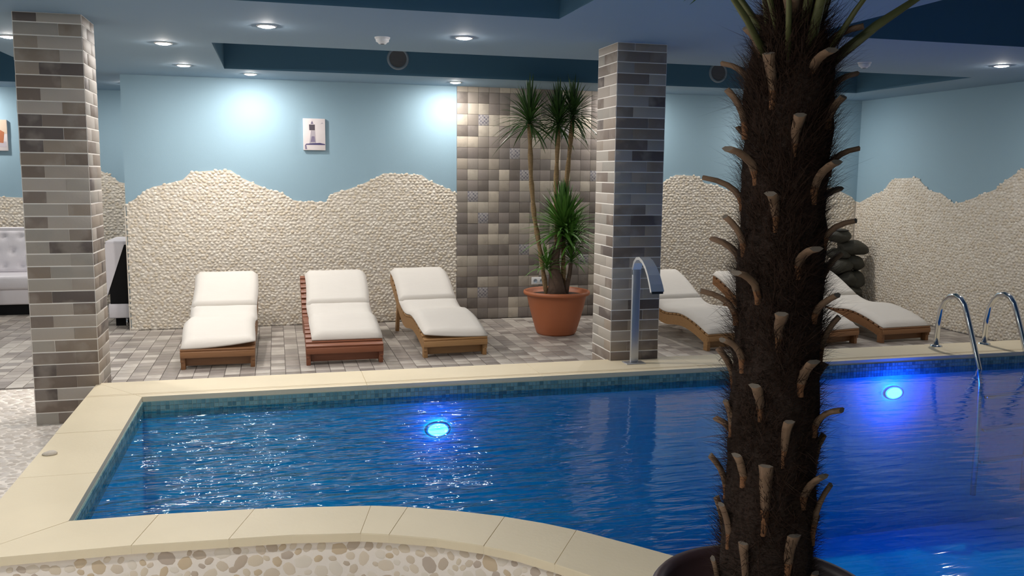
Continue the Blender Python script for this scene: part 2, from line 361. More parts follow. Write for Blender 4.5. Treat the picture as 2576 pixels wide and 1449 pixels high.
# pebbled floor beside the pool (left) and in front of it
def pebble_geo(nseg=6):
    """unit dome: base ring, shoulder ring, crown; x,y in [-1,1], z up to 1"""
    vs = []
    for k in range(nseg): a = 2*PI*k/nseg; vs.append((math.cos(a), math.sin(a), 0))
    for k in range(nseg): a = 2*PI*k/nseg; vs.append((.72*math.cos(a), .72*math.sin(a), .72))
    vs.append((0, 0, 1))
    fs = [(k, (k+1) % nseg, nseg+(k+1) % nseg, nseg+k) for k in range(nseg)] + [(nseg+k, nseg+(k+1) % nseg, 2*nseg) for k in range(nseg)]
    return np.array(vs), fs
PV, PF = pebble_geo(7)
def pebble_field(name, mat, parent, inside, u0, u1, v0, v1, sp, to3, height=.55, aspect=1.25, ang=0.0, angvar=.9, kind='stuff'):
    """jittered hexagonal packing of flattened stones over a surface; to3(u, v, h) -> point"""
    pts = []
    r = 0; v = v0
    while v < v1:
        u = u0 + (sp*aspect/2 if r % 2 else 0)
        while u < u1:
            pu, pv = u + random.uniform(-.34, .34)*sp, v + random.uniform(-.26, .26)*sp
            if inside(pu, pv): pts.append((pu, pv))
            u += sp*aspect
        v += sp*.87; r += 1
    nv = len(PV); V = np.zeros((len(pts)*nv, 3)); F = []
    for i, (pu, pv) in enumerate(pts):
        a = ang + random.uniform(-angvar, angvar); ca, sa = math.cos(a), math.sin(a)
        s1 = sp*aspect*.53*random.uniform(.72, 1.22); s2 = sp*.50*random.uniform(.75, 1.2); hh = sp*height*random.uniform(.6, 1.1)
        jit = 1 + rng.uniform(-.12, .12, nv)
        lx = PV[:, 0]*s1*jit; ly = PV[:, 1]*s2*jit
        V[i*nv:(i+1)*nv] = to3(pu + lx*ca - ly*sa, pv + lx*sa + ly*ca, PV[:, 2]*hh)
        F += [tuple(k+i*nv for k in q) for q in PF]
    me = bpy.data.meshes.new(name); me.from_pydata(V.tolist(), [], F); me.materials.append(mat)
    me.polygons.foreach_set('use_smooth', [True]*len(F)); me.update()
    o = obj(name, me, parent); o['kind'] = kind; return o
mb = MB(); mb.prism([(XL, YN), (OX0+.02, YN), (OX0+.02, 7.13), (XL, 7.13)], -.02, -.003)
mb.build('pebble_floor_bed', M['near_grout'], struct_floor)
pebble_field('floor_pebbles', M['floor_pebble'], struct_floor, lambda u, v: True, -4.4, OX0-.02, 2.2, 7.1, .042, lambda u, v, h: np.stack([u, v, h-.003], 1), height=.12, aspect=1.3)

# ------------------------------------------------------------------ pebble cladding on the walls, with its wavy top edge
PA = [(-1.452,1.284),(-1.349,1.352),(-1.271,1.42),(-1.195,1.461),(-1.119,1.477),(-.985,1.514),(-.908,1.535),(-.829,1.612),(-.674,1.626),(-.441,1.637),(-.345,1.564),(-.208,1.5),(-.05,1.435),(.07,1.406),(.17,1.332),(.312,1.311),(.518,1.312),(.603,1.409),(.729,1.439),(.855,1.482),(1.026,1.559),(1.133,1.62),(1.283,1.617),(1.543,1.607),(1.63,1.543),(1.762,1.492),(1.931,1.406)]
PB = [(4.085,1.38),(4.263,1.494),(4.388,1.541),(4.563,1.636),(4.846,1.624),(4.927,1.545),(5.138,1.5),(5.353,1.415),(5.514,1.383),(5.946,1.408),(6.273,1.482),(6.51,1.528),(6.78,1.461),(6.96,1.387),(7.02,1.33)]
PC = [(9.60,1.33),(9.532,1.315),(9.261,1.421),(9.083,1.472),(8.987,1.577),(8.887,1.62),(8.522,1.631),(8.418,1.552),(8.318,1.488),(8.133,1.461),(7.946,1.359),(7.806,1.381),(7.619,1.44),(7.366,1.527),(7.274,1.607),(7.062,1.724),(6.7,1.80),(6.3,1.62),(5.9,1.40),(5.3,1.55),(4.6,1.68),(3.8,1.5),(3.0,1.35),(2.0,1.6),(.5,1.45),(-2.6,1.5)]
PD = [(-5.2,1.4),(-4.3,1.55),(-3.6,1.45),(-3.109,1.303),(-2.879,1.295),(-2.6,1.42),(-2.3,1.62),(-2.026,1.624),(-1.918,1.568),(-1.812,1.484),(-1.5,1.42),(-.9,1.3),(-.2,1.55),(.5,1.4)]
def interp(poly, x):
    xs_ = [p[0] for p in poly]; ys_ = [p[1] for p in poly]
    if xs_[0] > xs_[-1]: xs_, ys_ = xs_[::-1], ys_[::-1]
    return float(np.interp(x, xs_, ys_))
def cladding(parent, poly, axis, pos, sgn, lo, hi, sp=.0345, base=.012):
    """grout bed with the wavy edge, and the stones over [lo, hi]"""
    n = len(poly); mbx = MB(); off = pos + sgn*base
    pv = lambda u, v, d: (u, d, v) if axis == 'x' else (d, u, v)
    for i in range(n-1):
        (a, za), (b, zb) = poly[i], poly[i+1]
        mbx.add([pv(a, 0, off), pv(b, 0, off), pv(b, zb, off), pv(a, za, off)], [(0,1,2,3)])
        mbx.add([pv(a, za, off), pv(b, zb, off), pv(b, zb, pos), pv(a, za, pos)], [(0,1,2,3)])
    e0, e1 = poly[0], poly[-1]
    for u, zz in (e0, e1): mbx.add([pv(u, 0, off), pv(u, zz, off), pv(u, zz, pos), pv(u, 0, pos)], [(0,1,2,3)])
    mbx.build('pebble_bed', M['grout'], parent)
    if axis == 'x': to3 = lambda u, v, h: np.stack([u, off + sgn*h - sgn*.002, v], 1)
    else: to3 = lambda u, v, h: np.stack([off + sgn*h - sgn*.002, u, v], 1)
    pebble_field('wall_pebbles', M['pebble'], parent, lambda u, v: v < interp(poly, u) + .002, lo, hi, .012, 1.85, sp, to3, height=.27, angvar=.8)
cladding(wall_back, PA, 'x', W, -1, -1.445, 1.92)
cladding(wall_back, PB, 'x', W, -1, 4.10, 7.01)
cladding(wall_right, PC, 'y', XR, -1, 5.9, 9.58)
cladding(wall_far, PD, 'x', YF, -1, -5.15, -.6, sp=.036)
# end face of the back wall: stones turn the corner
mb = MB(); mb.box(-1.472, W-.012, 0, -1.46, W+.15, 1.284); mb.build('pebble_bed', M['grout'], wall_back)

# ------------------------------------------------------------------ tiled panel of the back wall
TX0 = 1.934; NC, NR = 18, 22
mb = MB(); mb.box(TX0, W-.010, 0, TX0+NC*P, W, C); panel_bed = mb.build('tile_bed', M['joint'], wall_back)
t_me = [MB().bbox(-P/2+.0011, -.005, -P/2+.0011, P/2-.0011, .008, P/2-.0011, .0012).mesh('wall_tile_mesh', M['tile']),
        MB().bbox(-P/2+.0011, -.005, -P/2+.0011, P/2-.0011, .008, P/2-.0011, .0012).mesh('wall_tile_mesh', M['pattern'])]
patt = {(2,18),(5,15),(1,11),(2,9),(2,2),(6,6),(6,13),(13,13),(10,17),(12,5)}
rest = MB(); n = 0
for i in range(NC):
    for j in range(NR):
        x = TX0+(i+.5)*P; z = (j+.5)*P; top = min(z+P/2-.0018, C)
        if top - (z-P/2) < .02: continue
        if j == NR-1 or n >= 297 or i >= 14:
            rest.box(x-P/2+.0018, W-.016+random.uniform(-.001,.001), z-P/2+.0018, x+P/2-.0018, W-.008, top)
        else:
            o = obj('tile', t_me[1] if (i, j) in patt else t_me[0], wall_back, (x, W-.011+random.uniform(-.0012,.0012), z)); n += 1
            if (i, j) in patt: o['label'] = 'small blue and white patterned accent tile'
tag(rest.build('more_wall_tiles', M['tile_i'], wall_back), kind='stuff')

# ------------------------------------------------------------------ pool: basin, mosaic, water, coping
SH = [(IX0, IY)] + [(x, y) for x, y in IN]     # shoreline polygon, left-far corner then near edge
poly = SH + [(IX1, IY)]
mb = MB(); nP = len(poly); BZ = -1.15
mb.add([(x, y, BZ) for x, y in poly] + [(x, y, Z-.03) for x, y in poly], [tuple(range(nP))] + [(i, (i+1) % nP, nP+(i+1) % nP, nP+i) for i in range(nP)])
struct(mb.build('pool_basin', M['basin']))
bm = bmesh.new(); bm.faces.new([bm.verts.new((x, y, WZ)) for x, y in poly]); bmesh.ops.recalc_face_normals(bm, faces=bm.faces)
me = bpy.data.meshes.new('pool_water')
for f in bm.faces:
    if f.normal.z < 0: f.normal_flip()
bm.to_mesh(me); bm.free(); me.materials.append(M['water'])
water = struct(obj('pool_water', me))

mb = MB(); q = .0262
def mos_wall(p0, p1, nrm):
    p0, p1 = Vector(p0), Vector(p1); L = (p1-p0).length; d = (p1-p0)/L; nn = Vector(nrm)
    for i in range(int(L/q)):
        for j in range(4):
            a = p0 + d*(i*q+.0015); b = p0 + d*((i+1)*q-.0015); z1 = Z-.032-j*q-.0015; z0 = Z-.032-(j+1)*q+.0015
            f = nn*.004
            vs = [(a.x,a.y,z0),(b.x,b.y,z0),(b.x,b.y,z1),(a.x,a.y,z1)] + [(a.x+f.x,a.y+f.y,z0),(b.x+f.x,b.y+f.y,z0),(b.x+f.x,b.y+f.y,z1),(a.x+f.x,a.y+f.y,z1)]
            mb.add(vs, [(4,5,6,7),(0,1,5,4),(1,2,6,5),(2,3,7,6),(3,0,4,7)])
mos_wall((IX0, IY-.003), (IX1, IY-.003), (0, -1)); mos_wall((IX0+.003, 3.67), (IX0+.003, IY), (1, 0))
mo = mb.build('mosaic_tiles', M['mosaic']); mo['kind'] = 'stuff'
mb = MB(); mb.box(IX0, IY-.003, Z-.032-4*q, IX1, IY+.01, Z-.03); mb.box(IX0-.01, 3.665, Z-.032-4*q, IX0+.003, IY, Z-.03)
mband = struct(mb.build('trim_1', M['mgrout'])); mo.parent = mband

# raised curb under the coping, then the coping slabs
curb = MB()
ring_in = [(IX0, IY)] + IN; ring_out = [(OX0, OY)] + OUT
def shrink(p, c, d):
    v = Vector((c[0]-p[0], c[1]-p[1])); return (p[0]+v.x/v.length*d, p[1]+v.y/v.length*d)
pairs_in = [(IX1, IY)] + ring_in + [(IX1, IY)]; 
for (a, b), (c, d) in zip(list(zip(ring_in, ring_out))[:-1], list(zip(ring_in, ring_out))[1:]):
    bo, do = shrink(b, a, .03), shrink(d, c, .03)
    curb.add([(*bo, -.01), (*do, -.01), (*do, Z-.034), (*bo, Z-.034)], [(0,1,2,3)])
    curb.add([(*a, Z-.034), (*c, Z-.034), (*do, Z-.034), (*bo, Z-.034)], [(0,1,2,3)])
curb.add([(OX0+.03, OY-.03, -.01), (OX1, OY-.03, -.01), (OX1, OY-.03, Z-.034), (OX0+.03, OY-.03, Z-.034)], [(0,1,2,3)])
curb.add([(IX1, 1.3, -.01), (IX1+.27, 1.3, -.01), (IX1+.27, 1.3, Z-.034), (IX1, 1.3, Z-.034)], [(0,1,2,3)])
curb.add([(OX1-.03, 1.3, -.01), (OX1-.03, OY-.03, -.01), (OX1-.03, OY-.03, Z-.034), (OX1-.03, 1.3, Z-.034)], [(0,1,2,3)])
coping = struct(curb.build('pool_curb', M['near_grout']))
def slab(quad, groove=None):
    """coping stone: bevelled top edge, 34 mm thick"""
    cx = sum(p[0] for p in quad)/len(quad); cy = sum(p[1] for p in quad)/len(quad)
    def ins(d): return [shrink(p, (cx, cy), d) for p in quad]
    n = len(quad); g = ins(.0002); t = ins(.0018); L = [g, g, t]; zs = [Z-.034, Z-.005, Z+random.uniform(-.0006, .0006)]
    mbx = MB(); vs = [(x, y, zz) for r_, zz in zip(L, zs) for x, y in r_]
    fs = [tuple(range(n))[::-1], tuple(range(2*n, 3*n))] + [(k*n+i, k*n+(i+1) % n, (k+1)*n+(i+1) % n, (k+1)*n+i) for k in range(2) for i in range(n)]
    mbx.add([(x-cx, y-cy, z-Z) for x, y, z in vs], fs)
    if groove:
        for gy in groove:
            xa, xb = min(p[0] for p in quad), max(p[0] for p in quad)
            mbx.box(xa-cx+.002, gy-cy-.0035, -.002, xb-cx-.002, gy-cy+.0035, .0012, 1)
    return mbx.build('coping_slab', [M['coping'], M['groove']], coping, (cx, cy, Z))
M['groove'] = simple('coping_edge_lip', (0.60, 0.49, 0.32), 0.6)
def cum(ix): return [ring_in[k] for k in ix]
near_idx = [[1,2],[2,3],[3,4,5],[5,6],[6,7,8],[8,9,10],[10,11,12],[12,13],[13,14],[14,15],[15,16],[16,17],[17,18],[18,19]]
for ix in near_idx:
    slab([ring_out[k] for k in ix] + [ring_in[k] for k in reversed(ix)])
yl = [3.665, 4.25, 4.95, OY]
for a, b in zip(yl[:-1], yl[1:]):
    slab([(OX0, a if a > 3.7 else 3.362), (IX0, a), (IX0, min(b, IY)), (OX0, b)] if a > 3.7 else [(OX0, 3.362), (IX0, 3.665), (IX0, b), (OX0, b)])
xl = [OX0, .55, 1.75, 2.95, 4.15, 5.20, 5.75, OX1]
for a, b in zip(xl[:-1], xl[1:]):
    ai = max(a, IX0); bi = min(b, IX1)
    slab([(ai, IY), (bi, IY), (b, OY), (a, OY)], groove=(IY+.062, IY+.088))
slab([(IX1, 1.6), (OX1, 1.3), (OX1, OY), (IX1, IY)])

# individually set stones on the near face of the curb
pm = []
for k in range(5):
    mbx = MB(); jj = [random.uniform(.85, 1.12) for _ in range(10)]
    vs = []; n = 10
    for r_, h in ((1, 0), (.86, .55), (.5, .92)):
        for i in range(n): a = 2*PI*i/n; vs.append((r_*jj[i]*math.cos(a), -h, r_*jj[(i+2) % n]*.95*math.sin(a)))
    vs.append((0, -1, 0))
    fs = [(r_*n+i, r_*n+(i+1) % n, (r_+1)*n+(i+1) % n, (r_+1)*n+i) for r_ in range(2) for i in range(n)] + [(2*n+i, 2*n+(i+1) % n, 3*n) for i in range(n)]
    mbx.add(vs, fs, 0, True); pm.append(mbx.mesh('curb_pebble_mesh', M['pebble_part']))
path = [shrink(o_, i_, .03) for i_, o_ in zip(IN[:14], OUT[:14])]
seg = []; s = 0
for a, b in zip(path[:-1], path[1:]):
    L = math.hypot(b[0]-a[0], b[1]-a[1]); seg.append((s, L, a, b)); s += L
tot = s; placed = []; tries = 0
while len(placed) < 290 and tries < 20000:
    tries += 1
    t = random.uniform(.02, min(tot, 3.3)); z = random.uniform(.045, Z-.056); r1 = random.choice((.015, .021, .026, .030))*random.uniform(.85, 1.1)
    if any((t-a)**2 + ((z-b)*1.0)**2 < ((r1+c)*.98)**2 for a, b, c in placed): continue
    for s0, L, a, b in seg:
        if s0 <= t <= s0+L:
            k = (t-s0)/L; x = a[0]+(b[0]-a[0])*k; y = a[1]+(b[1]-a[1])*k; ang = math.atan2(b[1]-a[1], b[0]-a[0])
            o = obj('pebble', random.choice(pm), coping, (x, y, z)); o.rotation_euler = Euler((0, random.uniform(-1.2, 1.2), ang), 'XYZ')
            o.scale = (r1*random.uniform(1.0, 1.3), .0030, r1*random.uniform(.78, 1.0)); placed.append((t, z, r1)); break

# ------------------------------------------------------------------ brick clad columns
S = 0.38; BH = .0784
def brick_mesh(L): return MB().bbox(-L/2, -.007, -BH/2+.0034, L/2, .004, BH/2-.0034, .0018).mesh('brick_mesh', M['brick'])
bA, bB = brick_mesh(S*.655-.0004), brick_mesh(S*.345-.0004)
def column(x0, y0, label):
    root = empty('brick_column', (x0+S/2, y0+S/2, 0))
    tag(root, label, 'column', 'brick clad columns')
    h = S/2+.0022
    MB().box(-h, -h, 0, h, h, C).build('core', M['mortar'], root)
    rows = int(C/BH)
    for f in range(4):
        an = f*PI/2; R = Matrix.Rotation(an, 4, 'Z')
        for j in range(rows+1):
            z = (j+.5)*BH
            if z - BH/2 > C-.012: continue
            cut = min(1.0, (C-(z-BH/2))/BH); z -= (1-cut)*BH/2
            flip = (j+f) % 2
            for me_, cx in (((bA, -S*.1725), (bB, S*.3275)) if flip else ((bB, -S*.3275), (bA, S*.1725))):
                p = R @ Vector((cx, -S/2+.003+random.uniform(-.0015, .0015), z))
                o = obj('brick', me_, root, p); o.rotation_euler = (0, 0, an)
                o.scale.z = cut
    return root
column(-1.506, 6.06, 'square column of brown and beige brick slips standing left of the pool corner')
column(2.39, 6.05, 'square column with dark shaded front and pale left side behind the steel spout')

# ------------------------------------------------------------------ ceiling fittings
ring = MB().lathe([(.046, 0), (.05, -.006), (.062, -.006), (.066, 0)], 28).mesh('trim_ring', M['white'])
disc = MB().lathe([(.0001, -.014), (.018, -.0132), (.034, -.0108), (.045, -.0065), (.049, -.002)][::-1], 24)
disc = disc.mesh('lamp_disc', M['lamp'])
def downlight(x, y, label, z=C):
    r_ = empty('downlight', (x, y, z)); tag(r_, label, 'ceiling light', 'recessed round ceiling downlights')
    obj('trim_ring', ring, r_); obj('lamp_disc', disc, r_)
for x, y, lb in [(-1.82,7.2,'round white downlight left of the brick column, leftmost in the ceiling'),
                 (-.78,7.18,'round downlight just right of the left brick column, larger of two near it'),
                 (-.03,6.13,'round downlight highest in the photo, above and left of the lighthouse picture'),
                 (-.77,8.6,'small round downlight lower of the two beside the left column'),
                 (-.207,9.125,'small downlight close to the back wall making the left bright pool of light'),
                 (1.3,6.2,'round downlight in the ceiling band above the tiled panel corner'),
                 (1.837,9.188,'small downlight at the wall top beside the left edge of the tiled panel'),
                 (3.88,9.17,'small downlight by the back wall hidden behind the dark column'),
                 (5.90,9.17,'small downlight by the back wall behind the palm trunk'),
                 (5.90,6.235,'round downlight at the far right of the ceiling')]:
    downlight(x, y, lb)
for x, y, lb in [(-1.05,3.9,'ceiling downlight above the left coping, out of frame'), (-.62,1.75,'ceiling downlight above the near left floor, out of frame'),
                 (-.72,.3,'ceiling downlight up and left of the viewer, out of frame'), (-1.75,1.9,'added fill light over the near left floor by the wall side, out of frame'), (-3.2,6.2,'ceiling downlight over the left lounge area, out of frame'), (-1.0,-.9,'ceiling downlight behind the viewer on the left'),  # the one by the wall side is added, unseen, to brighten the near curb
                 (-1.55,10.6,'ceiling downlight in the side room above the white armchair'), (-3.4,11.15,'ceiling downlight in the side room above the white sofa')]:
    downlight(x, y, lb)
def detector(x, y, label):
    r_ = empty('smoke_detector', (x, y, C)); tag(r_, label, 'smoke detector', 'ceiling smoke detectors')
    MB().lathe([(0, -.012), (.052, -.012), (.055, 0)], 28).build('base', M['white'], r_)
    MB().lathe([(0, -.045), (.026, -.045), (.032, -.036), (.045, -.03), (.047, -.013)], 28).build('sensor_head', M['white'], r_)
    MB().lathe([(.0, -.0462), (.014, -.0462), (.015, -.044)], 16).build('sensor_eye', M['dark'], r_)
detector(.751, 6.374, 'white smoke detector on the ceiling band left of centre')
detector(4.716, 6.433, 'white smoke detector on the ceiling right of the palm crown')
def vent(x, z, label):
    r_ = empty('round_air_vent', (x, 8.75, z)); tag(r_, label, 'vent', 'round air vents in the ceiling recess')
    a = MB().lathe([(.082, .0), (.086, .012), (.102, .012), (.108, 0)], 32).build('ring', M['ventring'], r_)
    g = MB(); g.add([(0, 0, .004)] + [(.084*math.cos(2*PI*k/32), .084*math.sin(2*PI*k/32), .004) for k in range(32)], [(0, k+1, (k+1) % 32+1) for k in range(32)])
    for k in range(-6, 7):
        hw = math.sqrt(max(0, .08**2-(k*.012)**2)); g.box(-hw, k*.012-.002, .004, hw, k*.012+.002, .008)
    g.build('grille', M['grey'], r_); r_.rotation_euler = (PI/2, 0, 0)
vent(1.18, 2.725, 'round grey air vent in the ceiling recess left of centre')
vent(4.61, 2.725, 'round grey air vent in the recess right of the dark column')

# ------------------------------------------------------------------ pictures
def picture(x0, x1, z0, z1, y, label, kind):
    r_ = empty('wall_picture', (x0, y, z0)); tag(r_, label, 'picture'); w_, h_ = x1-x0, z1-z0
    MB().bbox(0, -.028, 0, w_, 0, h_, .003).build('canvas', M['canvas'], r_)
    def flat(name, pts, mat, d=.029):
        mbx = MB(); n = len(pts); mbx.add([(px*w_, -d, pz*h_) for px, pz in pts] + [(px*w_, -.0275, pz*h_) for px, pz in pts], [tuple(range(n))] + [(i, n+i, n+(i+1) % n, (i+1) % n) for i in range(n)]); mbx.build(name, mat, r_)
    if kind == 'lighthouse':
        flat('printed_sea', [(.10,.17),(.98,.17),(.98,.20),(.75,.235),(.4,.22),(.12,.20)], M['navy'], .0292)
        flat('printed_tower', [(.27,.20),(.58,.20),(.53,.62),(.35,.62)], M['lav'], .0291)
        flat('printed_tower_band', [(.33,.26),(.54,.26),(.51,.44),(.38,.44)], M['mauve'], .0294)
        flat('printed_lantern', [(.28,.63),(.53,.63),(.53,.81),(.27,.81)], M['charcoal'], .0295)
        flat('printed_cap', [(.34,.83),(.47,.83),(.41,.93)], M['mauve'], .0293)
        flat('printed_margin', [(.08,.03),(.17,.03),(.13,.17),(.07,.17)], M['mauve'], .0290)
        flat('printed_bird', [(.78,.82),(.86,.85),(.93,.83),(.86,.88)], M['lav'], .0290)
    else:
        flat('printed_sky', [(0,.55),(1,.55),(1,1),(0,1)], M['sand'], .0290)
        flat('printed_figure', [(.25,.3),(.85,.25),(.9,.6),(.6,.75),(.35,.62)], M['rust'], .0293)
        flat('printed_ground', [(0,.12),(.95,.12),(.95,.3),(0,.34)], M['lav'], .0291)
picture(.295, .522, 1.853, 2.181, W, 'small pale lighthouse canvas hanging on the light blue back wall', 'lighthouse')
picture(-3.28, -2.985, 1.835, 2.19, YF, 'rust and sand canvas picture cut off at the left edge of the photo', 'other')

# socket on the tiled wall
so = empty('wall_socket', (2.803, W-.016, .377)); tag(so, 'white double socket on the tiled wall just above the terracotta pot', 'socket')
MB().bbox(0, -.012, 0, .162, 0, .083, .004).build('plate', M['white'], so)
for k in range(2):
    sk = MB(); sk.lathe([(.0, .001), (.020, .001), (.023, .004)], 20); o = sk.build('outlet', M['ventring'], so, (.043+k*.076, -.0135, .0415)); o.rotation_euler = (PI/2, 0, 0)
    MB().box(-.010, -.0165, -.003, -.006, -.0135, .003).build('pin_hole', M['dark'], so, (.043+k*.076, 0, .0415))
    MB().box(.006, -.0165, -.003, .010, -.0135, .003).build('pin_hole', M['dark'], so, (.043+k*.076, 0, .0415))

# ------------------------------------------------------------------ sun loungers
PROF = [(0,.150),(.06,.175),(.16,.215),(.28,.255),(.42,.288),(.55,.292),(.68,.272),(.80,.258),(.90,.268),(1.0,.305),(1.12,.365),(1.28,.455),(1.42,.530),(1.55,.592)]
def pz(t):
    # smooth interpolation of the S curve
    ts = [p[0] for p in PROF]; zs = [p[1] for p in PROF]; return float(np.interp(t, ts, zs))
TS = np.linspace(0, 1.55, 40); ZS = np.array([pz(t) for t in TS]); ZS = np.convolve(np.pad(ZS, 2, mode='edge'), np.ones(5)/5, 'valid')
def sz(t): return float(np.interp(t, TS, ZS))
def lounger(w_, matk, curl, inset, foot=0.0, xoff=0.0):
    r_ = empty('sun_lounger', (0, 0, 0)); hw = w_/2; wd = M[matk]
    for sx in (-1, 1):                       # curved side rails cut from board
        mbx = MB(); x0, x1 = (sx*hw, sx*(hw-.028)) if sx < 0 else (hw-.028, hw)
        up = [(t, sz(t)-.012) for t in TS]; n = len(up)
        lo = [(t, max(sz(t)-.012-(.085+.02*math.sin(t*2)), .0 if t < .02 else .03)) for t in TS]
        vs = [(x0, t, z) for t, z in up] + [(x0, t, z) for t, z in lo] + [(x1, t, z) for t, z in up] + [(x1, t, z) for t, z in lo]
        fs = []
        for i in range(n-1): fs += [(i, i+1, n+i+1, n+i), (2*n+i, 3*n+i, 3*n+i+1, 2*n+i+1), (i, 2*n+i, 2*n+i+1, i+1), (n+i, n+i+1, 3*n+i+1, 3*n+i)]
        fs += [(0, n, 3*n, 2*n), (n-1, 3*n-1, 4*n-1, 2*n-1)]
        mbx.add(vs, fs); mbx.build('side_rail', wd, r_)
        # front foot and raked rear leg
        MB().bbox(sx*(hw-.02)-.018, .008, 0, sx*(hw-.02)+.018, .075, .13, .003).build('leg', wd, r_)
        lg = MB(); xx = sx*(hw-.045)
        lg.add([(xx-.016,1.28,.40),(xx+.016,1.28,.40),(xx+.016,1.34,.43),(xx-.016,1.34,.43),(xx-.016,1.40,0),(xx+.016,1.40,0),(xx+.016,1.455,0),(xx-.016,1.455,0)], [(0,1,2,3),(7,6,5,4),(0,4,5,1),(1,5,6,2),(2,6,7,3),(3,7,4,0)])
        lg.build('leg', wd, r_)
    MB().bbox(-hw, -.014, .098, hw, .010, .150, .004).build('front_board', wd, r_)
    MB().box(-hw+.03, .07, .02, hw-.03, .09, .10).build('foot_cross_board', wd, r_)
    MB().box(-hw+.03, 1.39, .12, hw-.03, 1.42, .16).build('leg_stretcher', wd, r_)
    t = .022; 
    sm = MB().bbox(-hw, -.029, -.009, hw, .029, .009, .003).mesh('slat_mesh', wd)
    while t < 1.53:
        a = math.atan2(sz(t+.03)-sz(t-.03), .06 if 0.03 < t < 1.52 else .06)
        o = obj('slat', sm, r_, (0, t, sz(t))); o.rotation_euler = (a, 0, 0); t += .075
    # two cushion sections joined at a stitched fold
    def cush(name, t0, t1, seed):
        t0 = t0 + (foot if seed == 1 else 0)
        mbx = MB(); nt_, nx = 22, 12; cw = hw-inset
        def P3(u, v, top):
            t_ = t0 + (t1-t0)*v; x = -cw + 2*cw*u + xoff
            dz = sz(t_); sl = (sz(min(t_+.02, 1.55))-sz(max(t_-.02, 0)))/.04; nrm = Vector((0, -sl, 1)).normalized()
            edge = min(u, 1-u)*2*cw; e2 = min(v, 1-v)*(t1-t0)
            puff = (1-math.exp(-edge/.011))*(1-math.exp(-e2/.006))
            th = .012 + (.040 + .004*mnoise.noise(Vector((x*5, t_*7, seed))))*puff
            h = .012 + (th if top else 0)
            if seed == 1:
                h += curl*max(0, (.20-t_)/.20)**1.5 * (max(0, u if curl_side > 0 else 1-u))**2
            wob = .006*math.sin(t_*9+seed)
            return Vector((x+wob, t_, dz)) + nrm*h
        g0 = [[P3(i/nx, j/nt_, True) for i in range(nx+1)] for j in range(nt_+1)]
        g1 = [[P3(i/nx, j/nt_, False) for i in range(nx+1)] for j in range(nt_+1)]
        vs = [p for r__ in g0 for p in r__] + [p for r__ in g1 for p in r__]; K = (nx+1)*(nt_+1); fs = []
        for j in range(nt_):
            for i in range(nx):
                a = j*(nx+1)+i; fs += [(a, a+1, a+nx+2, a+nx+1), (K+a, K+a+nx+1, K+a+nx+2, K+a+1)]
        for i in range(nx): fs += [(i, K+i, K+i+1, i+1), (nt_*(nx+1)+i, nt_*(nx+1)+i+1, K+nt_*(nx+1)+i+1, K+nt_*(nx+1)+i)]
        for j in range(nt_): a = j*(nx+1); b = a+nx+1; fs += [(a, b, K+b, K+a), (a+nx, K+a+nx, K+b+nx, b+nx)]
        mbx.add(vs, fs, 0, True); return mbx.build(name, M['cushion'], r_)
    curl_side = 1 if curl > 0 else -1
    curl = abs(curl)
    cush('seat_cushion', .0, 1.083, 1); cush('back_cushion', 1.077, 1.58, 2)
    return r_
LG = 'wooden wave loungers with cream cushions'
def place(r_, x, y, shift, label, zs=1.0):
    r_.location = (x, y, 0); r_.rotation_euler = (0, 0, -math.atan2(shift, 1.55)); r_.scale = (1, 1, zs); tag(r_, label, 'sun lounger', LG); return r_
L1 = place(lounger(.59, 'wood_brown', .05, .0), -.49, 7.535, .01, 'cream cushioned wooden lounger farthest left, cushion corner curling up at the foot')
L2 = place(lounger(.65, 'wood_red', .0, .024, .085, .022), .544, 7.49, .0, 'red-brown wooden lounger with cream cushion, slats showing along its left side, below the lighthouse picture')
L3 = place(lounger(.585, 'wood_tan', -.04, .0), 1.527, 7.60, -.10, 'golden wood lounger with cream cushion standing beside the tiled panel, turned slightly')
L4 = place(lounger(.59, 'wood_tan', .0, .0), 4.155, 7.355, -.13, 'cream cushioned wooden lounger half hidden behind the right side of the dark column', .93)
c5 = copy_tree(lounger(.59, 'wood_brown', .0, .0)) if False else lounger(.59, 'wood_brown', .0, .0)
L5 = place(c5, 5.225, 7.32, -.27, 'cream cushioned wooden lounger mostly hidden behind the palm trunk', .90)
c6 = copy_tree(L5); L6 = place(c6, 6.055, 7.35, -.11, 'cream cushioned wooden lounger farthest right, in front of the dark stacked stones', .88)

# ------------------------------------------------------------------ pool ladder
def rail(x):
    p = [(x, 6.02, Z), (x, 6.015, .45), (x, 5.995, .56), (x, 5.955, .635), (x, 5.90, .678), (x, 5.84, .690), (x, 5.785, .672), (x, 5.745, .63), (x, 5.715, .57), (x, 5.66, .44), (x, 5.60, .29), (x, 5.545, .157), (x, 5.52, .05), (x, 5.51, -.3), (x, 5.51, -.85)]
    return p
ld = empty('pool_ladder', (5.54, 5.8, Z)); tag(ld, 'chrome pool ladder with two arched handrails at the right end of the pool', 'pool ladder')
def rel(pts, o_): return [(a-o_[0], b-o_[1], c_-o_[2]) for a, b, c_ in pts]
for x in (5.26, 5.74):
    MB().tube(rel(rail(x), (5.54, 5.8, Z)), .0215, 14).build('handrail', M['chrome'], ld)
    MB().lathe([(.0215, .012), (.045, .008), (.05, 0)], 20).build('base_flange', M['chrome'], ld, (x-5.54, .22, .001))
for k in range(3): MB().bbox(-.25, -.33, -.32-k*.26, .23, -.25, -.295-k*.26, .004).build('step', M['chrome'], ld)

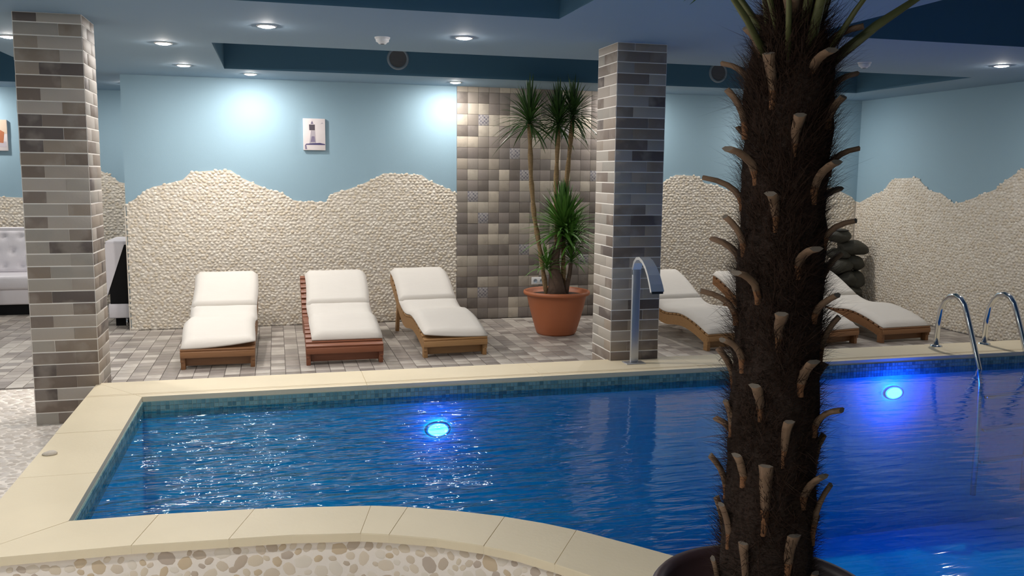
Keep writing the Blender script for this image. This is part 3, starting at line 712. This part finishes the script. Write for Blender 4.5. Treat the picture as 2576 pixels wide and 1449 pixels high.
# ------------------------------------------------------------------ steel waterfall spout
sp_ = empty('water_spout', (2.53, 5.93, Z)); tag(sp_, 'curved chrome waterfall spout on a post before the dark brick column', 'pool spout')
MB().bbox(-.075, -.05, 0, .075, .05, .008, .002).build('base_plate', M['chrome_dull'], sp_)
MB().bbox(-.032, -.012, .008, .032, .012, .70, .006).build('post', M['chrome_dull'], sp_)
pts = []; 
for k in range(17):
    u = k/16; a = PI*.62*u
    pts.append((0, -.30*(1-math.cos(a))*.62-.02*u, .70 + .125*math.sin(a) - .12*u*u))
pts = [(0, 0, .66), (0, 0, .70)] + [(0, -.03, .752), (0, -.075, .783), (0, -.13, .790), (0, -.19, .772), (0, -.25, .735), (0, -.305, .682), (0, -.345, .625), (0, -.372, .578)]
mbx = MB(); n = len(pts)
wid = [.032, .032, .034, .036, .038, .040, .042, .045, .047, .048]
for i, (p, wv_) in enumerate(zip(pts, wid)):
    a = Vector(pts[min(i+1, n-1)]) - Vector(pts[max(i-1, 0)]); nrm = Vector((0, a.z, -a.y)).normalized() if a.length else Vector((0, 1, 0))
    q_ = Vector(p); th = .011
    mbx.v += [tuple(q_+Vector((-wv_, 0, 0))-nrm*th), tuple(q_+Vector((wv_, 0, 0))-nrm*th), tuple(q_+Vector((wv_, 0, 0))+nrm*th), tuple(q_+Vector((-wv_, 0, 0))+nrm*th)]
for i in range(n-1):
    for k in range(4): mbx.f.append((i*4+k, i*4+(k+1) % 4, i*4+4+(k+1) % 4, i*4+4+k)); mbx.mi.append(0); mbx.sm.append(False)
mbx.f += [(3, 2, 1, 0), (n*4-4, n*4-3, n*4-2, n*4-1)]; mbx.mi += [0, 0]; mbx.sm += [False, False]
mbx.build('curved_spout', M['steel'], sp_)
MB().box(-.042, -.380, .566, .042, -.374, .582).build('outlet_lip', M['dark'], sp_)

# ------------------------------------------------------------------ underwater lamps
def uw(x, z, label, watts):
    r_ = empty('underwater_lamp', (x, IY-.02, z)); r_.rotation_euler = (PI/2, 0, 0); r_.scale = (1.1, .68, 1); tag(r_, label, 'underwater light', 'blue underwater lamps')
    MB().lathe([(.058, 0), (.063, .012), (.078, .012), (.082, -.01)], 28).build('ring', M['chrome_dull'], r_)
    g = MB(); g.add([(0, 0, .014)] + [(0.060*math.cos(2*PI*k/24), .060*math.sin(2*PI*k/24), .010) for k in range(24)], [(0, k+1, (k+1) % 24+1) for k in range(24)]); g.build('lens', M['uwlamp'], r_)
    ld_ = bpy.data.lights.new('underwater_beam', 'POINT'); ld_.energy = watts; ld_.color = (0.02, 0.085, 1.0); ld_.shadow_soft_size = .07
    lo = bpy.data.objects.new('underwater_beam', ld_); COL.objects.link(lo); lo.parent = r_; lo.location = (0, .02, .10)
uw(1.012, -.074, 'glowing cyan-blue underwater lamp in the left half of the pool', POOL_WATTS*.14)
uw(4.571, -.02, 'glowing cyan-blue underwater lamp right of the palm near the ladder', POOL_WATTS)

# ------------------------------------------------------------------ potted yucca
yu = empty('potted_yucca', (2.765, 8.53, 0)); tag(yu, 'tall yucca with three thin canes in a terracotta pot before the tiled wall', 'potted plant')
MB().lathe([(0, 0), (.19, 0), (.205, .02), (.245, .15), (.285, .30), (.305, .40), (.31, .405), (.335, .41), (.342, .425), (.338, .445), (.322, .45), (.305, .44), (.295, .40), (0, .395)], 48).build('pot', M['terra'], yu)
mbx = MB(); mbx.lathe([(0, .415), (.1, .412), (.2, .404), (.296, .40)], 32); mbx.build('soil', M['soil'], yu)
MB().tube([(0,.0,.39),(-.005,0,.5),(-.02,0,.62),(-.03,0,.75),(-.01,0,.86),(.03,0,.98),(.04,0,1.06)], [.105,.082,.062,.048,.042,.036,.03], 14).build('trunk', M['bark'], yu)
MB().tube([(.10,.02,.39),(.12,.02,.5),(.145,.02,.62),(.155,.02,.72)], [.032,.026,.022,.02], 10).build('offshoot_stem', M['bark'], yu)
canes = [([(-.10,.03,.40),(-.16,.04,.8),(-.235,.05,1.2),(-.275,.05,1.6),(-.295,.05,2.12)], (-.295,.05,2.12)), ([(.03,.06,.42),(.02,.08,1.0),(.0,.08,1.5),(.015,.08,2.10)], (.015,.08,2.10)), ([(.10,.07,.42),(.09,.09,1.0),(.12,.10,1.55),(.175,.10,2.19)], (.175,.10,2.19))]
for pts, _ in canes:
    P2 = []; 
    for a, b in zip(pts[:-1], pts[1:]):
        for k in range(5): P2.append(Vector(a).lerp(Vector(b), k/5))
    P2.append(Vector(pts[-1]))
    MB().tube(P2, [.024+.004*((i*7) % 3-1) for i in range(len(P2))], 9).build('cane', M['cane'], yu)
def crown(parent, c, n, L, wdt, mat, lo=-.35, hi=1.0, name='leaf_crown', fall=.5, spread=1.0):
    mbx = MB(); c = Vector(c)
    for i in range(n):
        u = (i+.5)/n; az = i*2.39996 + random.uniform(-.2, .2); el = lo + (hi-lo)*u**.8
        el = el*PI/2; l = L*random.uniform(.72, 1.08)
        d = Vector((math.cos(az)*math.cos(el)*spread, math.sin(az)*math.cos(el)*spread, math.sin(el))).normalized()
        side = Vector((-math.sin(az), math.cos(az), 0)); up = d.cross(side)*-1
        pts = []; ws = []
        for k in range(7):
            t_ = k/6; p = c + Vector((0, 0, u*L*.25)) + d*l*t_ + Vector((0, 0, -1))*fall*l*(t_**2.3)*max(.1, math.cos(el)); pts.append(p); ws.append(wdt*(.55+.9*t_ if t_ < .35 else 1.0)*(1-t_**3)+.0006)
        mbx.ribbon(pts, ws, side, up)
    o = mbx.build(name, mat, parent); o['kind'] = 'stuff'; return o
crown(yu, (-.295,.05,2.10), 120, .42, .013, M['leaf'], -.22, .97, fall=.42); crown(yu, (.015,.08,2.10), 110, .40, .013, M['leaf'], -.22, .97, fall=.42); crown(yu, (.175,.10,2.18), 110, .38, .013, M['leaf'], -.3, .97, fall=.42)
crown(yu, (.05,-.02,1.04), 170, .46, .018, M['leaf_lo'], -.2, .98, fall=.25)
crown(yu, (.13,-.04,.90), 80, .38, .015, M['leaf_lo'], -.1, .9, fall=.4)
crown(yu, (-.12,-.03,.66), 36, .30, .012, M['leaf_lo'], .0, .85, fall=.5)
crown(yu, (.16,.02,.72), 46, .32, .012, M['leaf_lo'], .0, .85, fall=.5)

# ------------------------------------------------------------------ foreground palm in its pot
PXY = (1.165, 1.86)
pa = empty('potted_palm', (*PXY, 0)); tag(pa, 'large dark shaggy palm trunk in a plum pot in the right foreground', 'potted palm')
MB().lathe([(0, 0), (.18, 0), (.19, .02), (.215, .25), (.235, .50), (.243, .54), (.272, .545), (.282, .557), (.282, .582), (.274, .592), (.256, .592), (.246, .575), (.228, .50), (0, .49)], 56).build('pot', M['darkpot'], pa)
MB().lathe([(0, .515), (.1, .512), (.228, .50)], 40).build('soil', M['soil'], pa)
# trunk surface, lumpy
mbx = MB(); nz, na = 110, 48; z0, z1 = .48, 2.16
def trad(z): return float(np.interp(z, [.48, .6, .8, 1.0, 1.25, 1.4, 1.6, 1.8, 1.88, 1.95, 2.02, 2.16], [.118, .114, .106, .103, .100, .098, .096, .100, .092, .072, .052, .03]))
vs = []
for j in range(nz+1):
    z = z0 + (z1-z0)*j/nz
    for i in range(na):
        a = 2*PI*i/na; r_ = trad(z) + .010*mnoise.noise(Vector((math.cos(a)*2.2, math.sin(a)*2.2, z*9))) + .006*mnoise.noise(Vector((math.cos(a)*6, math.sin(a)*6, z*25)))
        vs.append((r_*math.cos(a), r_*math.sin(a), z))
mbx.add(vs, [(j*na+i, j*na+(i+1) % na, (j+1)*na+(i+1) % na, (j+1)*na+i) for j in range(nz) for i in range(na)] + [tuple(nz*na+i for i in range(na))], 0, True)
mbx.build('trunk', M['trunk'], pa)
# old leaf bases in a spiral, each bending outward
ndx = 0; z = .56; az = .4
while z < 1.98:
    az += 2.39996; z += .0212
    b = Vector((math.cos(az), math.sin(az), 0)); side = Vector((-math.sin(az), math.cos(az), 0))
    L = random.uniform(.075, .135) if z > .85 else random.uniform(.12, .20); out = random.uniform(.02, .075) * (0.5 if z < .85 else 1.0 if z < 1.3 else 1.35); w0 = random.uniform(.012, .018)
    r0 = trad(z)-.004; pts = []
    for k in range(7):
        t_ = k/6; pts.append(b*(r0 + out*t_**2.2) + Vector((0, 0, z + L*(t_ - .25*t_**3*(1 if out > .06 else .3)) - .04)) + side*random.uniform(-.002, .002))
    mm = MB(); n = len(pts)
    for i, p in enumerate(pts):
        t_ = i/(n-1); tv = (pts[min(i+1, n-1)]-pts[max(i-1, 0)]).normalized(); nr = side.cross(tv).normalized()
        wv_ = w0*(.55+.55*t_) ; th = .0045+.002*(1-t_)
        mm.v += [tuple(p-side*wv_), tuple(p-side*wv_*.4+nr*th*1.5), tuple(p+side*wv_*.4+nr*th*1.5), tuple(p+side*wv_), tuple(p+side*wv_*.5-nr*th), tuple(p-side*wv_*.5-nr*th)]
    for i in range(n-1):
        for k in range(6): mm.f.append((i*6+k, i*6+(k+1) % 6, i*6+6+(k+1) % 6, i*6+6+k)); mm.mi.append(2 if i < 2 else 0); mm.sm.append(True)
    mm.f.append(tuple((n-1)*6+k for k in range(6))); mm.mi.append(1); mm.sm.append(False)
    mm.build('leaf_base', [M['stub'], M['stub_tip'], M['stub_low']], pa); ndx += 1
# brown fibre matting
V = []; F = []
for i in range(30000):
    z = .55 + 1.47*random.random()**.8; a = random.uniform(0, 2*PI); r0 = trad(z)-.004
    clump = max(0, mnoise.noise(Vector((math.cos(a)*1.8, math.sin(a)*1.8, z*7)))+.15)
    l = (.014+.04*random.random()**2 + .11*clump*random.random())*(1.0 if z < 1.2 else 1.25)
    b = Vector((math.cos(a), math.sin(a), 0)); sd = Vector((-math.sin(a), math.cos(a), 0))
    d = (b*random.uniform(.25, 1.0) + Vector((0, 0, random.uniform(-.2, 1.1))) + sd*random.uniform(-.7, .7)).normalized()
    p = b*r0 + Vector((0, 0, z)); wv_ = .0011; e = p + d*l; mid = p + d*l*.55 + b*.003
    k = len(V); V += [p - sd*wv_, p + sd*wv_, mid + sd*wv_*.8, mid - sd*wv_*.8, e]; F += [(k, k+1, k+2, k+3), (k+3, k+2, k+4)]
me = bpy.data.meshes.new('trunk_fibre'); me.from_pydata([tuple(v) for v in V], [], F); me.materials.append(M['fibre']); me.update()
fo = obj('trunk_fibre', me, pa); fo['kind'] = 'stuff'
# fan fronds
def frond(az, el, L, R_, droop):
    b = Vector((math.cos(az)*math.cos(el), math.sin(az)*math.cos(el), math.sin(el))); side = Vector((-math.sin(az), math.cos(az), 0))
    base = Vector((math.cos(az)*.05, math.sin(az)*.05, 1.93)); pts = []
    for k in range(9):
        t_ = k/8; pts.append(base + b*L*t_ + Vector((0, 0, -droop*L*t_**2.5)))
    fr = MB().tube(pts, [.013-.007*k/8 for k in range(9)], 7, flat=.55).build('frond', M['petiole'], pa)
    tip = pts[-1]; dirn = (pts[-1]-pts[-2]).normalized(); mb2 = MB(); upv = side.cross(dirn).normalized()
    for k in range(27):
        an = (k-13)/13*1.9; d = dirn*math.cos(an) + side*math.sin(an); sd = upv.cross(d).normalized()
        l = R_*(1-.25*abs(an)/1.9); pp = []; ws = []
        for q_ in range(7):
            t_ = q_/6; pp.append(tip + d*l*t_ + Vector((0, 0, -1))*.30*l*t_**2.6); ws.append(.0125*(.25+1.6*t_ if t_ < .5 else 1.05*(1-((t_-.5)/.5)**2)+.03))
        mb2.ribbon(pp, ws, sd, upv)
    o = mb2.build('fan_leaf', M['frond'], fr); o['kind'] = 'stuff'
for k in range(10):
    frond(k*2.39996+.3, math.radians([62, 56, 70, 50, 60, 75, 55, 66, 58, 80, 60][k]), [.48, .42, .5, .40, .45, .55, .4, .5, .44, .5, .47][k], .30, .18)
for a, e_, L in ((-2.75, 44, .30), (-.35, 40, .34), (-1.6, 70, .34), (-2.2, 60, .3), (-.9, 58, .3)):   # short young spears around the heart
    b = Vector((math.cos(a)*math.cos(math.radians(e_)), math.sin(a)*math.cos(math.radians(e_)), math.sin(math.radians(e_)))); base = Vector((math.cos(a)*.06, math.sin(a)*.06, 1.86))
    MB().tube([base, base+b*L*.5, base+b*L+Vector((0, 0, -.02))], [.015, .012, .006], 7, flat=.5).build('leaf_stalk', M['petiole'], pa)

# ------------------------------------------------------------------ stacked dark stones (tabletop fountain) in the corner
fx = empty('stone_fountain', (6.70, 9.27, 0)); tag(fx, 'dark column of rounded olive-black stones stacked in the far right corner', 'stone fountain')
mbx = MB(); mbx.tube([(0, .03, 0), (0, .03, .12), (.02, .05, .4), (.02, .06, .80)], [.19, .17, .10, .09], 12); mbx.build('core', M['dark'], fx)
stones = [(-.13,-.03,.93,.155,.11,.065,-.12),(.08,-.01,.78,.20,.13,.075,.10),(-.10,.02,.70,.15,.12,.055,.05),(-.12,-.03,.56,.17,.13,.075,-.08),(.10,.0,.60,.15,.12,.07,.2),(-.02,-.08,.40,.12,.09,.08,.3),(.11,-.03,.38,.14,.11,.09,-.35),(-.15,.0,.36,.13,.11,.08,.1),(.0,-.05,.24,.20,.14,.07,.0),(.11,.0,.20,.12,.12,.07,.1),(-.12,.0,.10,.18,.14,.10,.0),(.08,-.04,.09,.19,.14,.09,.0)]
for k, (x, y, z, a, b, c_, rt) in enumerate(stones):
    bm = bmesh.new(); bmesh.ops.create_icosphere(bm, subdivisions=3, radius=1)
    for v in bm.verts:
        n_ = mnoise.noise(v.co*1.3+Vector((k*3, 0, 0)))*.22; v.co *= 1+n_; v.co = Vector((v.co.x*a, v.co.y*b, v.co.z*c_*1.28))
    me = bpy.data.meshes.new('stone'); bm.to_mesh(me); bm.free(); me.materials.append(M['rock']); me.polygons.foreach_set('use_smooth', [True]*len(me.polygons))
    o = obj('stone', me, fx, (x, y, z)); o.rotation_euler = (0, rt, 0)
MB().lathe([(0, .985), (.05, .975), (.10, .99), (.105, 1.0), (.09, .995), (0, .978)], 20, c=(-.13, -.03)).build('water_bowl', M['dark'], fx)

# ------------------------------------------------------------------ white lounge furniture in the side room
sf = empty('tufted_sofa', (-3.15, 10.85, 0)); tag(sf, 'white tufted leather sofa behind the left brick column', 'sofa')
MB().bbox(-.75, -.02, .12, .75, .58, .30, .02).build('seat_base', M['sofa'], sf)
MB().bbox(-.75, -.05, .29, .75, .45, .45, .035).build('seat_cushion', M['sofa'], sf)
mbx = MB(); nx, nz_ = 60, 22
g = []
for j in range(nz_+1):
    for i in range(nx+1):
        u, v = i/nx, j/nz_; d = 0
        for rr in range(3):
            for qq in range(9):
                cx = (qq+.5*(rr % 2))/8.5; cz = (rr+.6)/3.2; d = max(d, math.exp(-(((u-cx)*1.5)**2+((v-cz)*.52)**2)/.0009))
        g.append((-.75+1.5*u, .38+.06*v-.05*(min(1, min(u, 1-u)*30))*(min(1, min(v, 1-v)*10))+.03*d, .42+.54*v))
mbx.add(g, [(j*(nx+1)+i, j*(nx+1)+i+1, (j+1)*(nx+1)+i+1, (j+1)*(nx+1)+i) for j in range(nz_) for i in range(nx)], 0, True)
mbx.box(-.75, .40, .42, .75, .58, .955); mbx.build('tufted_back', M['sofa'], sf)
MB().box(-.70, .03, .005, .70, .55, .12).build('plinth', M['black'], sf)
ac = empty('white_armchair', (-1.45, 9.95, 0)); tag(ac, 'white armchair with black end panel just behind the end of the back wall', 'armchair')
MB().bbox(-.25, -.15, .095, .60, .55, .245, .012).build('seat_base', M['sofa'], ac)
MB().prism([(-.23, -.14), (.55, -.14), (.55, .5), (-.23, .5)], .245, .86).build('end_panel', M['black'], ac)
mbx = MB(); mbx.add([(-.255,-.155,.33),(-.255,-.155,.87),(-.07,-.155,.87),(-.255,.52,.33),(-.255,.52,.87),(-.07,.52,.87)], [(0,2,1),(3,4,5),(0,1,4,3),(1,2,5,4),(2,0,3,5)]); mbx.build('sloped_back', M['sofa'], ac)
MB().bbox(-.255, -.15, .86, .58, .52, .90, .01).build('top_pad', M['sofa'], ac)
MB().box(-.20, -.05, .0, .55, .5, .09).build('under_frame', M['black'], ac)
for x in (-.08, .5): MB().tube([(x, -.11, 0), (x, -.11, .10)], .014, 12).build('leg', M['chrome'], ac)
tb = empty('side_table', (-3.22, 10.35, 0)); tag(tb, 'beige side table end cut off at the left edge of the photo', 'table')
MB().bbox(-.30, -.2, .40, .25, .2, .43, .004).build('table_top', M['beige'], tb)
for sx in (-.28, .21): MB().box(sx, -.18, 0, sx+.025, .18, .40).build('side_panel', M['beige'], tb)

# ------------------------------------------------------------------ small things on the coping
bm = bmesh.new(); bmesh.ops.create_icosphere(bm, subdivisions=3, radius=1)
for v in bm.verts:
    rdg = .08*math.sin(math.atan2(v.co.y, v.co.x)*14); v.co = Vector((v.co.x*.034*(1+rdg), v.co.y*.024*(1+rdg), max(v.co.z, -.2)*.016*(1+.4*v.co.x)))
me = bpy.data.meshes.new('seashell'); bm.to_mesh(me); bm.free(); me.materials.append(M['shell']); me.polygons.foreach_set('use_smooth', [True]*len(me.polygons))
tag(obj('seashell', me, None, (-1.09, 4.58, Z+.0035)), 'small ribbed white seashell lying on the left coping', 'seashell')
tag(MB().tube([(3.18, 5.85, Z+.003), (3.24, 5.93, Z+.004), (3.31, 5.97, Z+.008), (3.41, 6.04, Z+.004)], .0018, 5).build('dry_leaf_strand', M['dark']), 'thin dark dry strand lying on the far coping left of the palm', 'leaf strand')
